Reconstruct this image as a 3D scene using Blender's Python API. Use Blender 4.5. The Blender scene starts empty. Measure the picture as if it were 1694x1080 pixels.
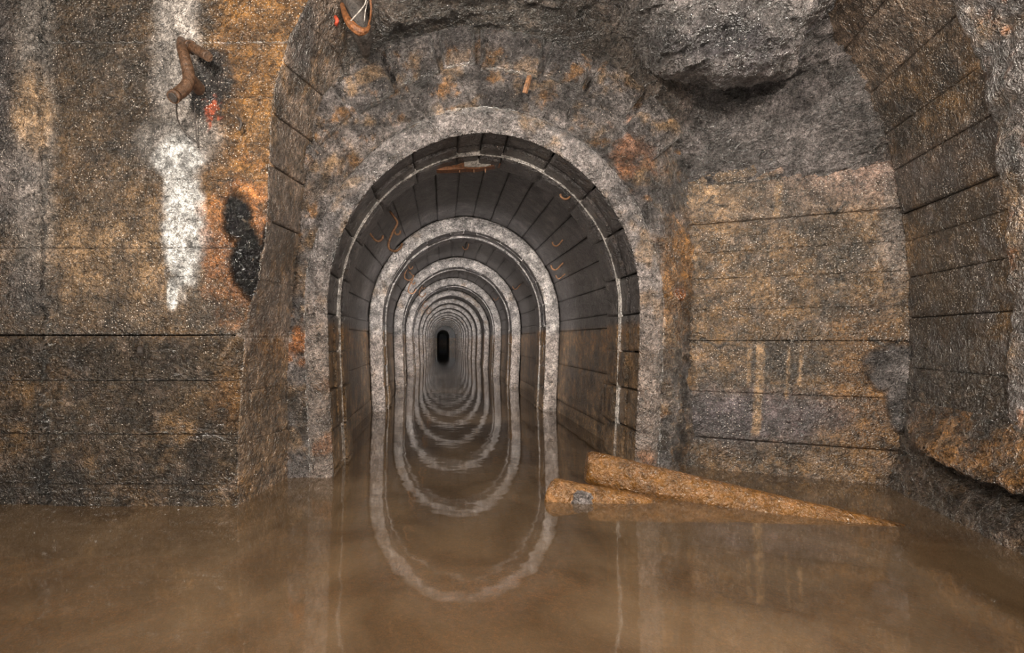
import bpy, math, random
import numpy as np
from mathutils import Vector
random.seed(4)
PI = math.pi
SC = bpy.context.scene
COL = SC.collection

# ------------------------------------------------------------------ camera
F = 800.0; CX = 732.5; HY = 561.0; CH = 0.84      # focal length (px), horizon point, eye height above the water
cd = bpy.data.cameras.new('camera'); cam = bpy.data.objects.new('camera', cd); COL.objects.link(cam)
cam.location = (0, 0, CH); cam.rotation_euler = (PI/2, 0, 0)
cd.sensor_width = 36; cd.lens = 36*F/1694.0
cd.shift_x = (847-CX)/1694.0; cd.shift_y = (HY-540)/1694.0
cd.clip_start = 0.05; cd.clip_end = 300
SC.camera = cam
# ------------------------------------------------------------------ world, lights, exposure
SC.view_settings.view_transform = 'Standard'; SC.view_settings.look = 'None'
SC.view_settings.gamma = 1; SC.view_settings.use_curve_mapping = False
SC.view_settings.exposure = -0.28
w = bpy.data.worlds.new('world'); SC.world = w; w.use_nodes = True
w.node_tree.nodes['Background'].inputs[0].default_value = (1.0, 0.93, 0.88, 1)
w.node_tree.nodes['Background'].inputs[1].default_value = 0.045

def lamp(kind, name, loc, target, energy, color=(1, .91, .79), **kw):
    d = bpy.data.lights.new(name, kind); d.energy = energy; d.color = color
    for k, v in kw.items(): setattr(d, k, v)
    o = bpy.data.objects.new(name, d); COL.objects.link(o); o.location = loc
    o.rotation_euler = (Vector(target)-Vector(loc)).to_track_quat('-Z', 'Y').to_euler()
    return o
lamp('AREA', 'key_lamp', (-0.9, 0.5, 2.25), (0.7, 3, 1.0), 110, size=0.10)
lamp('AREA', 'front_lamp', (0.1, -0.3, 1.5), (0.3, 3, 1.2), 50, size=0.10)
lamp('AREA', 'right_lamp', (1.45, 0.8, 2.3), (0.2, 3, 1.0), 72, size=0.10)
lamp('AREA', 'left_lamp', (-2.4, 0.7, 1.6), (-1.0, 2.6, 1.0), 40, size=0.08)
lamp('AREA', 'low_lamp', (0.9, 0.2, 0.7), (1.6, 3, 1.0), 26, size=0.08)
D1, D2, SP = 2.93, 5.62, 2.80
NR = 16
RIB = [D1] + [D2 + SP*i for i in range(NR-1)]
TCX = 0.25
for k, y in enumerate(RIB):  # unseen fill spots added behind each rib to brighten the next rib face
    e = 340 * (0.87**k)
    lamp('SPOT', 'tunnel_fill_spot', (TCX, y+0.62, 0.95), (TCX, y+5, 0.98), e, (1, .95, .91),
         spot_size=math.radians(84), spot_blend=0.45, shadow_soft_size=0.06)

# ------------------------------------------------------------------ noise
_rs = np.random.RandomState(11)
_perm = np.concatenate([_rs.permutation(256)]*3)
_grad = _rs.normal(size=(256, 3)); _grad /= np.linalg.norm(_grad, axis=1)[:, None]
def noise(P):
    P = np.asarray(P, float)
    I = np.floor(P).astype(int); f = P-I; I &= 255
    u = f*f*f*(f*(f*6-15)+10)
    def g(dx, dy, dz):
        h = _perm[_perm[_perm[I[..., 0]+dx]+I[..., 1]+dy]+I[..., 2]+dz]
        G = _grad[h]
        return G[..., 0]*(f[..., 0]-dx)+G[..., 1]*(f[..., 1]-dy)+G[..., 2]*(f[..., 2]-dz)
    L = lambda a, b, t: a+(b-a)*t
    x0 = L(g(0,0,0), g(1,0,0), u[..., 0]); x1 = L(g(0,1,0), g(1,1,0), u[..., 0])
    x2 = L(g(0,0,1), g(1,0,1), u[..., 0]); x3 = L(g(0,1,1), g(1,1,1), u[..., 0])
    return L(L(x0, x1, u[..., 1]), L(x2, x3, u[..., 1]), u[..., 2])*1.5
def fbm(P, s, o=4, g=.5, off=0.0):
    P = np.asarray(P)*s+off+7.3; a = 1; t = 0; r = 0
    for _ in range(o): r = r+a*noise(P); t += a; a *= g; P = P*2.03+3.7
    return r/t
def ridge(P, s, o=4, off=0.0):
    P = np.asarray(P)*s+off+1.3; a = 1; t = 0; r = 0
    for _ in range(o): r = r+a*(1-2.2*np.abs(noise(P))); t += a; a *= .5; P = P*2.1+5.1
    return r/t
def ss(a, b, x):
    t = np.clip((x-a)/(b-a), 0, 1); return t*t*(3-2*t)

# ------------------------------------------------------------------ pixel <-> point (plain perspective of the camera above)
def W(px, py, y): return ((px-CX)/F*y, y, CH-(py-HY)/F*y)
def PX(P): return P[..., 0]/P[..., 1]*F+CX, HY-(P[..., 2]-CH)/P[..., 1]*F

# ------------------------------------------------------------------ materials
def N(t, typ, **kw):
    n = t.nodes.new(typ)
    for k, v in kw.items():
        if k in n.inputs: n.inputs[k].default_value = v
        else: setattr(n, k, v)
    return n
def concrete(name, bump=1.0, speck_scale=84., spec=.5, coat=.7, fine=1.0, contrast=1.0, dark=.72):
    m = bpy.data.materials.new(name); m.use_nodes = True; t = m.node_tree; L = t.links.new
    b = t.nodes['Principled BSDF']
    geo = N(t, 'ShaderNodeNewGeometry')
    at = N(t, 'ShaderNodeAttribute', attribute_name='col'); pa = N(t, 'ShaderNodeAttribute', attribute_name='par')
    sep = N(t, 'ShaderNodeSeparateColor'); L(pa.outputs['Color'], sep.inputs[0])
    def M(op, a, c, cl=False):
        n = t.nodes.new('ShaderNodeMath'); n.operation = op; n.use_clamp = cl
        for i, v in enumerate((a, c)):
            if v is None: continue
            if isinstance(v, (int, float)): n.inputs[i].default_value = v
            else: L(v, n.inputs[i])
        return n.outputs[0]
    def noi(s, d, r, dist=0.0):
        n = N(t, 'ShaderNodeTexNoise', Scale=s, Detail=d, Roughness=r, Distortion=dist); L(geo.outputs['Position'], n.inputs['Vector']); return n.outputs['Fac']
    def mr(v, a, c, d, e):
        n = N(t, 'ShaderNodeMapRange'); L(v, n.inputs['Value'])
        n.inputs[1].default_value = a; n.inputs[2].default_value = c; n.inputs[3].default_value = d; n.inputs[4].default_value = e
        return n.outputs[0]
    n1 = noi(11, 6, .66, .4); n2 = noi(48, 4, .7, .6); n3 = noi(170, 1, .6); n4 = noi(95, 1, .65, 1.0)
    # colour, with shade painted in: hollows of the shared relief noise go darker
    v = M('MULTIPLY', mr(n1, .35, .65, 1-.55*contrast, 1+.6*contrast), mr(n2, .36, .64, 1-.68*contrast, 1+.8*contrast))
    v = M('MULTIPLY', v, mr(n3, .33, .67, 1-.45*contrast, 1+.5*contrast))
    sc = N(t, 'ShaderNodeVectorMath', operation='SCALE'); L(at.outputs['Color'], sc.inputs[0]); L(v, sc.inputs['Scale'])
    vo = N(t, 'ShaderNodeTexVoronoi', Scale=speck_scale, Randomness=1.0); L(geo.outputs['Position'], vo.inputs['Vector'])
    s2 = N(t, 'ShaderNodeSeparateColor'); L(vo.outputs['Color'], s2.inputs[0])
    dots = mr(vo.outputs['Distance'], .14, .32, 1, 0)
    pick = M('LESS_THAN', M('MULTIPLY', s2.outputs[0], .75), sep.outputs[1])
    sz = mr(s2.outputs[1], 0, 1, .1, 1)
    clus = mr(noi(7, 3, .6), .42, .6, .15, 1)
    sp = M('MULTIPLY', M('MULTIPLY', dots, pick), M('MULTIPLY', sz, clus), True)
    mx = N(t, 'ShaderNodeMix', data_type='RGBA'); L(sp, mx.inputs['Factor']); sc2 = N(t, 'ShaderNodeVectorMath', operation='SCALE'); L(sc.outputs[0], sc2.inputs[0]); sc2.inputs['Scale'].default_value = dark; L(sc2.outputs[0], mx.inputs[6])
    mx.inputs[7].default_value = (.85, .74, .64, 1)
    L(mx.outputs[2], b.inputs['Base Color'])
    # relief: rounded lumps, sharp wrinkles, fine grain
    def wr(v): return M('ABSOLUTE', M('SUBTRACT', v, .5), None)
    w1 = wr(noi(16, 3, .6, 1.0)); w2 = wr(noi(42, 2, .6, .9))
    big = M('ADD', M('MULTIPLY', n1, .9), M('ADD', M('MULTIPLY', w1, 1.5), M('MULTIPLY', w2, .8)))
    big = M('ADD', big, M('MULTIPLY', n2, .35*fine))
    h = M('ADD', big, M('MULTIPLY', n4, .26*fine))
    h = M('ADD', h, M('MULTIPLY', n3, .10*fine))
    h = M('ADD', h, M('MULTIPLY', sp, .10))
    bu = N(t, 'ShaderNodeBump', Distance=.03*bump); L(M('MULTIPLY', h, sep.outputs[2]), bu.inputs['Height'])
    L(bu.outputs[0], b.inputs['Normal'])
    b.inputs['Specular IOR Level'].default_value = spec
    b.inputs['Coat Weight'].default_value = coat; b.inputs['Coat Roughness'].default_value = .19; b.inputs['Coat IOR'].default_value = 1.8; L(bu.outputs[0], b.inputs['Coat Normal'])
    r = M('ADD', sep.outputs[0], M('MULTIPLY', M('SUBTRACT', n2, .5), .5), True)
    r = M('SUBTRACT', r, M('MULTIPLY', sp, .2), True)
    L(M('MAXIMUM', r, .15), b.inputs['Roughness'])
    return m
M_CON = concrete('wet_concrete', 1.2, 84., .6, .8)
M_ROCK = concrete('wet_rock', 1.5, 80., .8, 1.0)
M_BLK = concrete('block_concrete', .9, 90., .8, 1.0)
M_LIN = concrete('tunnel_lining', 1.3, 84., .6, .5, 1.0, 1.0, .85)
M_WOOD = concrete('muddy_wood', .5, 60., .7, .45, .8, .5, .62)
M_RUST = concrete('rusty_iron', .35, 160., .5)

def simple(name, c, rough, metal=0):
    m = bpy.data.materials.new(name); m.use_nodes = True; t = m.node_tree; b = t.nodes['Principled BSDF']
    n = N(t, 'ShaderNodeTexNoise', Scale=60., Detail=5., Roughness=.65)
    g = N(t, 'ShaderNodeNewGeometry'); t.links.new(g.outputs['Position'], n.inputs['Vector'])
    r = N(t, 'ShaderNodeValToRGB'); t.links.new(n.outputs['Fac'], r.inputs[0])
    r.color_ramp.elements[0].position = .35; r.color_ramp.elements[1].position = .68
    r.color_ramp.elements[0].color = (c[0]*.35, c[1]*.35, c[2]*.35, 1); r.color_ramp.elements[1].color = (c[0]*1.4, c[1]*1.4, c[2]*1.4, 1)
    t.links.new(r.outputs[0], b.inputs['Base Color'])
    bu = N(t, 'ShaderNodeBump', Distance=.008); t.links.new(n.outputs['Fac'], bu.inputs['Height']); t.links.new(bu.outputs[0], b.inputs['Normal'])
    b.inputs['Roughness'].default_value = rough; b.inputs['Metallic'].default_value = metal
    return m
M_HOOK = simple('rusty_wire', (.30, .15, .075), .4)
M_PIPE = simple('rusty_pipe', (.095, .05, .028), .38)
M_BRK = simple('orange_rust', (.20, .075, .025), .45)
M_REDP = simple('red_paint', (.45, .06, .025), .5)
M_WIRE = simple('dark_wire', (.05, .04, .035), .5)
M_PALEW = simple('pale_wire', (.45, .40, .36), .5)

def water_mat():
    m = bpy.data.materials.new('murky_water'); m.use_nodes = True; t = m.node_tree; L = t.links.new
    t.nodes.remove(t.nodes['Principled BSDF']); out = t.nodes['Material Output']
    geo = N(t, 'ShaderNodeNewGeometry')
    n = N(t, 'ShaderNodeTexNoise', Scale=2.2, Detail=5., Roughness=.55, Distortion=.8); L(geo.outputs['Position'], n.inputs['Vector'])
    r = N(t, 'ShaderNodeValToRGB'); L(n.outputs['Fac'], r.inputs[0])
    r.color_ramp.elements[0].position = .35; r.color_ramp.elements[1].position = .7
    r.color_ramp.elements[0].color = (.125, .078, .042, 1); r.color_ramp.elements[1].color = (.25, .165, .095, 1)
    d = N(t, 'ShaderNodeBsdfDiffuse'); L(r.outputs[0], d.inputs[0])
    tr = N(t, 'ShaderNodeBsdfTransparent'); tr.inputs[0].default_value = (.80, .60, .42, 1)
    m1 = N(t, 'ShaderNodeMixShader'); m1.inputs[0].default_value = .50; L(tr.outputs[0], m1.inputs[1]); L(d.outputs[0], m1.inputs[2])
    gl = N(t, 'ShaderNodeBsdfGlossy'); gl.inputs['Roughness'].default_value = .045
    bn = N(t, 'ShaderNodeTexNoise', Scale=5., Detail=2.); L(geo.outputs['Position'], bn.inputs['Vector'])
    bu = N(t, 'ShaderNodeBump', Distance=.0025); bu.inputs['Strength'].default_value = .5; L(bn.outputs['Fac'], bu.inputs['Height']); L(bu.outputs[0], gl.inputs['Normal'])
    fr = N(t, 'ShaderNodeFresnel', IOR=1.45)
    m2 = N(t, 'ShaderNodeMixShader'); fm = N(t, 'ShaderNodeMath', operation='ADD'); L(fr.outputs[0], fm.inputs[0]); fm.inputs[1].default_value = .21; L(fm.outputs[0], m2.inputs[0]); L(m1.outputs[0], m2.inputs[1]); L(gl.outputs[0], m2.inputs[2])
    L(m2.outputs[0], out.inputs['Surface'])
    return m
M_WATER = water_mat()

# ------------------------------------------------------------------ objects
def obj(name, me, parent=None, mat=None):
    if mat and not me.materials: me.materials.append(mat)
    o = bpy.data.objects.new(name, me); COL.objects.link(o)
    if parent is not None:
        o.parent = parent; o.location = -parent.location
    return o
def tag(o, label=None, cat=None, group=None, kind=None):
    if label: o['label'] = label
    if cat: o['category'] = cat
    if group: o['group'] = group
    if kind: o['kind'] = kind
    return o
def empty(name, loc):
    o = bpy.data.objects.new(name, None); COL.objects.link(o); o.location = loc; o.empty_display_size = .1; return o

def setattrs(me, col, par):
    n = len(me.vertices)
    for nm, a in (('col', col), ('par', par)):
        A = me.color_attributes.new(nm, 'FLOAT_COLOR', 'POINT')
        b = np.ones((n, 4), np.float32); b[:, :3] = a; A.data.foreach_set('color', b.ravel())
def build(name, V, quads, parent, mat, smooth=True, col=None, par=None):
    me = bpy.data.meshes.new(name); V = np.asarray(V, np.float32); quads = np.asarray(quads, np.int32)
    me.vertices.add(len(V)); me.vertices.foreach_set('co', V.ravel())
    me.loops.add(quads.size); me.loops.foreach_set('vertex_index', quads.ravel())
    k = quads.shape[1]; me.polygons.add(len(quads)); me.polygons.foreach_set('loop_start', np.arange(0, quads.size, k, dtype=np.int32))
    me.polygons.foreach_set('use_smooth', np.full(len(quads), smooth))
    me.update(); me.validate()
    if col is not None: setattrs(me, col, par)
    return obj(name, me, parent, mat)

def normals(P, ref):
    du = np.gradient(P, axis=0); dv = np.gradient(P, axis=1)
    n = np.cross(du, dv); n /= np.linalg.norm(n, axis=-1)[..., None]+1e-12
    c = (P.shape[0]//2, P.shape[1]//2)
    flip = np.dot(n[c], np.asarray(ref)-P[c]) < 0
    return (-n if flip else n), flip
def slab(name, P, ref, parent, mat, hfn, cfn, edge=.006, skirt=.04, bev=.01, edges=(1, 1, 1, 1)):
    """a displaced grid P (nu,nv,3) facing ref, with rounded edges and a skirt running back from its border"""
    nu, nv = P.shape[:2]
    Nn, flip = normals(P, ref)
    h = hfn(P, Nn)
    # rounded edges
    su = np.linalg.norm(np.diff(P, axis=0), axis=-1); sv = np.linalg.norm(np.diff(P, axis=1), axis=-1)
    du0 = np.vstack([np.zeros((1, nv)), np.cumsum(su, 0)]); dv0 = np.hstack([np.zeros((nu, 1)), np.cumsum(sv, 1)])
    du1 = du0[-1:]-du0; dv1 = dv0[:, -1:]-dv0
    wob = 1+1.2*fbm(P, 14, 3)
    e = np.full((nu, nv), 9.)
    for flag, dd in zip(edges, (du0, du1, dv0, dv1)):
        if flag: e = np.minimum(e, dd)
    drop = edge*np.clip(1-e/(bev*np.clip(wob, .3, 3)), 0, 1)**2
    V = P+Nn*(h-drop)[..., None]
    col, par = cfn(P, Nn, h)
    vv = .4 if name in ('front_face', 'mortar_bead') else 1.0
    if P.size > 1500: col = col*np.exp(vv*(1.5*fbm(P, 2.6, 5, .6, 60.)+1.2*fbm(P, 9, 4, .6, 70.)))[..., None]
    idx = np.arange(nu*nv).reshape(nu, nv)
    q = np.stack([idx[:-1, :-1], idx[1:, :-1], idx[1:, 1:], idx[:-1, 1:]], -1).reshape(-1, 4)
    per = np.concatenate([idx[:, 0], idx[-1, 1:], idx[-2::-1, -1], idx[0, -2:0:-1]])
    Vf = V.reshape(-1, 3); back = Vf[per]-Nn.reshape(-1, 3)[per]*skirt
    b0 = len(Vf); m = len(per); bi = b0+np.arange(m)
    nx = np.roll(per, -1); nbi = np.roll(bi, -1)
    q2 = np.stack([per, bi, nbi, nx], -1)
    Q = np.vstack([q, q2[:, ::-1]]) if False else np.vstack([q, q2])
    if flip: Q = Q[:, ::-1]
    Vall = np.vstack([Vf, back]); C = np.vstack([col.reshape(-1, 3), col.reshape(-1, 3)[per]]); R = np.vstack([par.reshape(-1, 3), par.reshape(-1, 3)[per]])
    return build(name, Vall, Q, parent, mat, True, C, R)

def mixc(a, b, t): return a*(1-t[..., None])+np.asarray(b)*t[..., None]
def base(P, c): return np.ones(P.shape)*np.asarray(c, float)
def ell(px, py, cx, cy, rx, ry, P, soft=.35, wn=.35, s=6):
    d = np.sqrt(((px-cx)/rx)**2+((py-cy)/ry)**2)+wn*fbm(P, s, 4, .6, cx*.01)*1.6
    return 1-ss(1-soft, 1+soft, d)
def seg(px, py, pts):
    """distance in px to a polyline"""
    d = np.full(px.shape, 1e9)
    for (a, b), (c, e) in zip(pts[:-1], pts[1:]):
        vx, vy = c-a, e-b; t = np.clip(((px-a)*vx+(py-b)*vy)/(vx*vx+vy*vy+1e-9), 0, 1)
        d = np.minimum(d, np.hypot(px-a-t*vx, py-b-t*vy))
    return d
BROWN = np.array((.116, .065, .026)); DBROWN = np.array((.036, .024, .014)); ORANGE = np.array((.27, .122, .026)); TAN = np.array((.25, .155, .080))
GREY = np.array((.155, .135, .130)); DGREY = np.array((.060, .052, .052)); PALE = np.array((.42, .375, .345)); BLACK = np.array((.016, .013, .014)); RUST = np.array((.34, .12, .03)); WHITE = np.array((.80, .78, .76))
GBR = np.array((.14, .10, .075))
def parr(P, rough=.45, speck=.3, bump=1.0):
    a = np.ones(P.shape); a[..., 0] = rough; a[..., 1] = speck; a[..., 2] = bump; return a

def backing(parent, P, ref, off=.075):
    Nn, _ = normals(P, ref)
    z0 = lambda P, n: np.zeros(P.shape[:2])
    slab('backing', P-Nn*off, ref, parent, M_CON, z0, lambda P, n, h: (base(P, (.05, .034, .022)), parr(P, .8, 0, .5)), edge=0, skirt=.15, edges=(0, 0, 0, 0))
# ================================================================== LEFT WALL (plane y = 2.44)
YA = 2.44
A_EDGE = [(392, 838), (395, 700), (400, 620), (405, 545), (424, 480), (438, 400), (443, 330), (445, 260), (447, 200), (455, 140), (480, 60), (512, 0), (560, -60), (640, -120), (760, -165), (900, -180)]
_az = np.array([CH-(p[1]-HY)/F*YA for p in A_EDGE]); _ax = np.array([(p[0]-CX)/F*YA for p in A_EDGE])
def a_edge(z):
    x = np.interp(z, _az, _ax); P = np.stack([np.full_like(z, -1.), np.full_like(z, 2.4), z], -1)
    return x+.012*fbm(P, 9, 4, .6)
A_CRACK = [[(75, 0), (60, 120), (62, 200), (78, 260), (70, 400), (75, 540), (70, 640), (78, 740), (75, 840)], [(50, 205), (55, 245), (0, 202)]]
def a_h(P, n):
    px, py = PX(P)
    h = .010*fbm(P, 5, 5, .55)+.006*ridge(P*[1, 1, 2.2], 12, 4)
    low = ss(540, 580, py)
    h += low*(.012*np.sin(py*.066+fbm(P, 3, 2)*2)*ss(-.2, .3, fbm(P, 3.5, 3))+.010*ridge(P*[1, 1, 2.5], 14, 3))
    d = seg(px, py, A_CRACK[0])+14*fbm(P, 12, 3)
    h += .022*ss(26, 8, d)*fbm(P, 22, 3)*2-.012*ss(6, 1, d)
    h -= .018*ss(68, 60, px)*low                        # left bay set back below
    # mineral deposit, tar patch
    wt = ell(px, py, 304, 370, 36, 130, P)+ell(px, py, 290, 250, 46, 40, P)
    h += .012*np.clip(wt, 0, 1)*(.6+fbm(P, 30, 3))
    tar = tarmask(px, py, P)
    h += tar*(.022*ridge(P, 28, 3)-.006)
    return h
def tarmask(px, py, P):
    m = ell(px, py, 392, 360, 24, 42, P, .2, .3, 10)
    m = np.maximum(m, ell(px, py, 412, 430, 28, 52, P, .2, .3, 10))
    m = np.maximum(m, ell(px, py, 420, 472, 12, 26, P, .2, .3, 10))
    return np.maximum(m, ell(px, py, 443, 400, 8, 32, P, .2, .3, 10))
def a_c(P, n, h):
    px, py = PX(P)
    nz = fbm(P, 3.2, 5, .6); nz2 = fbm(P, 9, 4, .6, 5.)
    c = mixc(base(P, BROWN*.95), DBROWN*1.1, ss(-.25, .35, nz))
    c = mixc(c, GBR*.95, ss(.0, .5, nz2)*.8)
    c = mixc(c, DBROWN*.75, ss(340, 230, px)*ss(330, 200, py)*.6)
    c = mixc(c, TAN*.8, ell(px, py, 190, 430, 140, 90, P, .6)*.65)
    c = mixc(c, ORANGE*.7, ss(335, 385, px+25*nz2)*ss(345, 260, py+30*nz)*.85)
    c = mixc(c, BROWN*1.2, ss(340, 380, px)*ss(10, 40, 50-abs(py-215))*.4)
    c = mixc(c, ORANGE*.7, ell(px, py, 375, 300, 45, 190, P, .6)*.6)
    c = mixc(c, DGREY*1.2, ss(40, 0, px+20*nz)*ss(400, 200, py)*.7)
    low = ss(548, 575, py+8*nz2)
    lowc = mixc(mixc(base(P, DBROWN*1.15), BROWN*1.15, ss(-.1, .4, nz)), GBR*1.0, ss(.05, .45, nz2)*.7)
    c = c*(1-low[..., None])+lowc*low[..., None]
    c = mixc(c, ORANGE*.5, ell(px, py, 385, 660, 35, 40, P, .5)*.6)
    # pale streak down the far left
    st = ss(44, 12, abs(px-58+10*nz2))*ss(560, 330, py)
    c = mixc(c, PALE*.62, st*.6)
    c = mixc(c, TAN*1.5, ell(px, py, 55, 185, 28, 75, P, .4)*.75)
    c = mixc(c, GREY*1.2, ell(px, py, 30, 300, 40, 70, P, .6)*.6)
    c = mixc(c, DGREY, ell(px, py, 40, 480, 45, 50, P, .6)*.6)
    # white deposit under the pipes
    g = np.maximum(ss(50, 22, abs(px-292+12*nz2))*ss(255, 150, py), ell(px, py, 300, 230, 62, 45, P, .5)*.9)
    c = mixc(c, PALE*.8, np.clip(g, 0, 1)*.85)
    wt = np.maximum(ell(px, py, 304, 375, 33, 105, P, .25, .3, 10), ell(px, py, 296, 262, 42, 38, P, .3, .5, 10))
    wt = np.maximum(wt, ell(px, py, 286, 484, 9, 26, P, .3)); wt = np.maximum(wt, ell(px, py, 325, 400, 20, 40, P, .3, .5, 14))
    c = mixc(c, WHITE*(.62), wt*ss(-.5, -.05, fbm(P, 26, 3, .6)+.12))
    bl = np.maximum(ell(px, py, 352, 135, 32, 52, P, .25, .4, 12), ell(px, py, 330, 165, 18, 30, P, .3))
    c = mixc(c, BLACK*.7, bl*.95)
    for x, y0, y1 in ((350, 165, 205), (357, 165, 195), (365, 160, 205)):
        c = mixc(c, BLACK, ss(2.6, 1.2, abs(px-x))*ss(y1, y1-10, py)*ss(y0-4, y0, py))
    c = mixc(c, np.array((.60, .10, .02)), ell(px, py, 350, 186, 9, 15, P, .4, 2.2, 30)*.8)
    tar = tarmask(px, py, P)
    c = mixc(c, RUST*.75, np.clip(ell(px, py, 400, 400, 62, 110, P, .3, .6, 10)-tar, 0, 1)*.65)
    c = mixc(c, BLACK*.35, tar)
    d = seg(px, py, A_CRACK[0])+10*fbm(P, 12, 3); c = c*(1-.7*ss(5, 1, d))[..., None]
    p = parr(P, .46, .50, .9)
    p[..., 0] += -.12*low-.2*tar+.1*wt; p[..., 1] *= (1-.4*low)*(1-tar)*(1-.8*wt); p[..., 2] += .5*low+1.6*tar
    return c, p
wall_left = empty('wall_left', (-1.6, YA, 0)); tag(wall_left, 'brown stained concrete wall left of the arch with a white lime streak', kind='structure')
def wall_courses(parent, zs, gaps, xL, xR, yfn, hfn, cfn, step, mat, name='concrete_course', splitx=None, ref=(0, 0, 1)):
    z0 = zs[0]
    for i in range(len(zs)-1):
        g0, g1 = gaps[i]/2, gaps[i+1]/2
        za, zb = zs[i]+g0, zs[i+1]-g1
        nz = max(4, int((zb-za)/step))
        z = np.linspace(za, zb, nz)
        bays = [(xL, xR)] if splitx is None else [(xL, lambda q: np.full_like(q, splitx)-.004), (lambda q: np.full_like(q, splitx)+.004, xR)]
        for L_, R_ in bays:
            xl = L_(z) if callable(L_) else np.full_like(z, L_); xr = R_(z) if callable(R_) else np.full_like(z, R_)
            nx = max(6, int(np.mean(xr-xl)/step)); u = np.linspace(0, 1, nx)
            X = xl[None]+(xr-xl)[None]*u[:, None]; Z = np.repeat(z[None], nx, 0)
            wz = Z+.008*fbm(np.stack([X, X*0, Z*0], -1), 3, 3, .6, zs[i])*0
            P = np.stack([X, yfn(X, Z), wz], -1)
            strong = max(gaps[i], gaps[i+1])
            slab(name, P, ref, parent, mat, hfn, cfn, edge=.002+1.2*max(0, strong-.003), bev=.004+1.6*max(0, strong-.002), skirt=.08)
ZA = [-.40, .11, .36, .63, .86, 1.30, 1.64, 1.83, 2.06, 2.34, 2.75, 3.25]
GA = [0, .002, .003, .002, .007, .001, .001, .001, .004, .008, .002, 0]
wall_courses(wall_left, ZA, GA, -3.5, a_edge, lambda X, Z: np.full_like(X, YA)-.012*ss(-2.0, -2.04, X)*0, a_h, a_c, .0085, M_CON, splitx=-2.03)
zb_ = np.linspace(-.4, 3.3, 60); ub_ = np.linspace(0, 1, 8)[:, None]; xb_ = -3.6+(a_edge(zb_)-.02+3.6)[None]*ub_
backing(wall_left, np.stack([xb_, 0*xb_+YA, zb_[None]+0*xb_], -1), (0, 0, 1))
def plate(name, pts, parent, c=(.03, .022, .018), kind=None):
    V = np.array(pts, float); me_c = np.tile(c, (len(V), 1)); me_p = np.tile((.6, 0, .5), (len(V), 1))
    return build(name, V, [[0, 1, 2, 3]], parent, M_CON, False, me_c, me_p)

# ================================================================== ARCHED REVEAL between left wall and the portal face
E0 = [(p[0], p[1], YA) for p in A_EDGE]
E1px = [(478, 800), (477, 700), (477, 640), (479, 580), (484, 500), (492, 420), (500, 360), (508, 300), (520, 250), (534, 205), (560, 140), (598, 80), (640, 30), (720, -20), (820, -50), (930, -60)]
def polyline(pts, n):
    Q = np.array([W(*p) for p in pts]); Q[0, 2] = min(Q[0, 2], -.0)
    Q = np.vstack([Q[:1]-[0, 0, .35], Q]); d = np.r_[0, np.cumsum(np.linalg.norm(np.diff(Q, axis=0), axis=1))]; d /= d[-1]
    t = np.linspace(0, 1, n); return np.stack([np.interp(t, d, Q[:, k]) for k in range(3)], -1)
nB = 560
EA = polyline(E0, nB); EB = polyline([(a, b, 2.95) for a, b in E1px], nB)
EA = EA.copy(); EA[:, 0] = np.where(EA[:, 2] < 2.9, a_edge(EA[:, 2]), EA[:, 0])
ksm = np.ones(15)/15
for k in range(3): EB[7:-7, k] = np.convolve(EB[:, k], ksm, 'valid')
def b_h(P, n):
    px, py = PX(P)
    return .007*fbm(P, 6, 4, .55)+.004*ridge(P, 16, 3)+.006*ss(500, 560, py)*ridge(P, 14, 4)
def b_c(P, n, h):
    px, py = PX(P); nz = fbm(P, 4, 5, .6, 3.); n2 = fbm(P*[1, 1, .4], 12, 4, .6)
    c = mixc(base(P, GBR*1.05), DBROWN*1.3, ss(-.1, .4, nz)); c = mixc(c, BROWN*1.5, ss(.0, .4, n2)*.7)
    c = mixc(c, ORANGE*.6, ss(340, 560, py)*ss(-.1, .35, nz)*.6)
    c = mixc(c, DGREY*.7, ell(px, py, 500, 60, 22, 70, P, .4)*.8)
    c = mixc(c, BROWN, ss(560, 620, py)*.6)
    return c, parr(P, .42, .10, .75)
reveal = empty('wall_reveal', (-.98, 2.7, 0)); tag(reveal, 'brown curved reveal joining the left wall to the tunnel portal', kind='structure')
cuts = [0, .105, .155, .215, .28, .35, .42, .485, .545, .605, .665, .725, .79, .86, .93, 1.0]
for i in range(len(cuts)-1):
    a, b = int(cuts[i]*(nB-1))+(1 if 6 <= i <= 9 else 0), int(cuts[i+1]*(nB-1))+1
    v = np.linspace(0, 1, 62)[None, :, None]
    P = EA[a:b, None]*(1-v)+EB[a:b, None]*v
    jg = .007 if 6 <= i <= 9 else .0022
    slab('concrete_panel', P, (.3, 2.5, 1.0), reveal, M_CON, b_h, b_c, edge=jg, bev=jg*1.8, skirt=.05, edges=(1, 1, 0, 0))

vb_ = np.linspace(-.0, 1, 8)[None, :, None]
backing(reveal, EA[::4, None]*(1-vb_)+EB[::4, None]*vb_, (.3, 2.5, 1.0))
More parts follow.
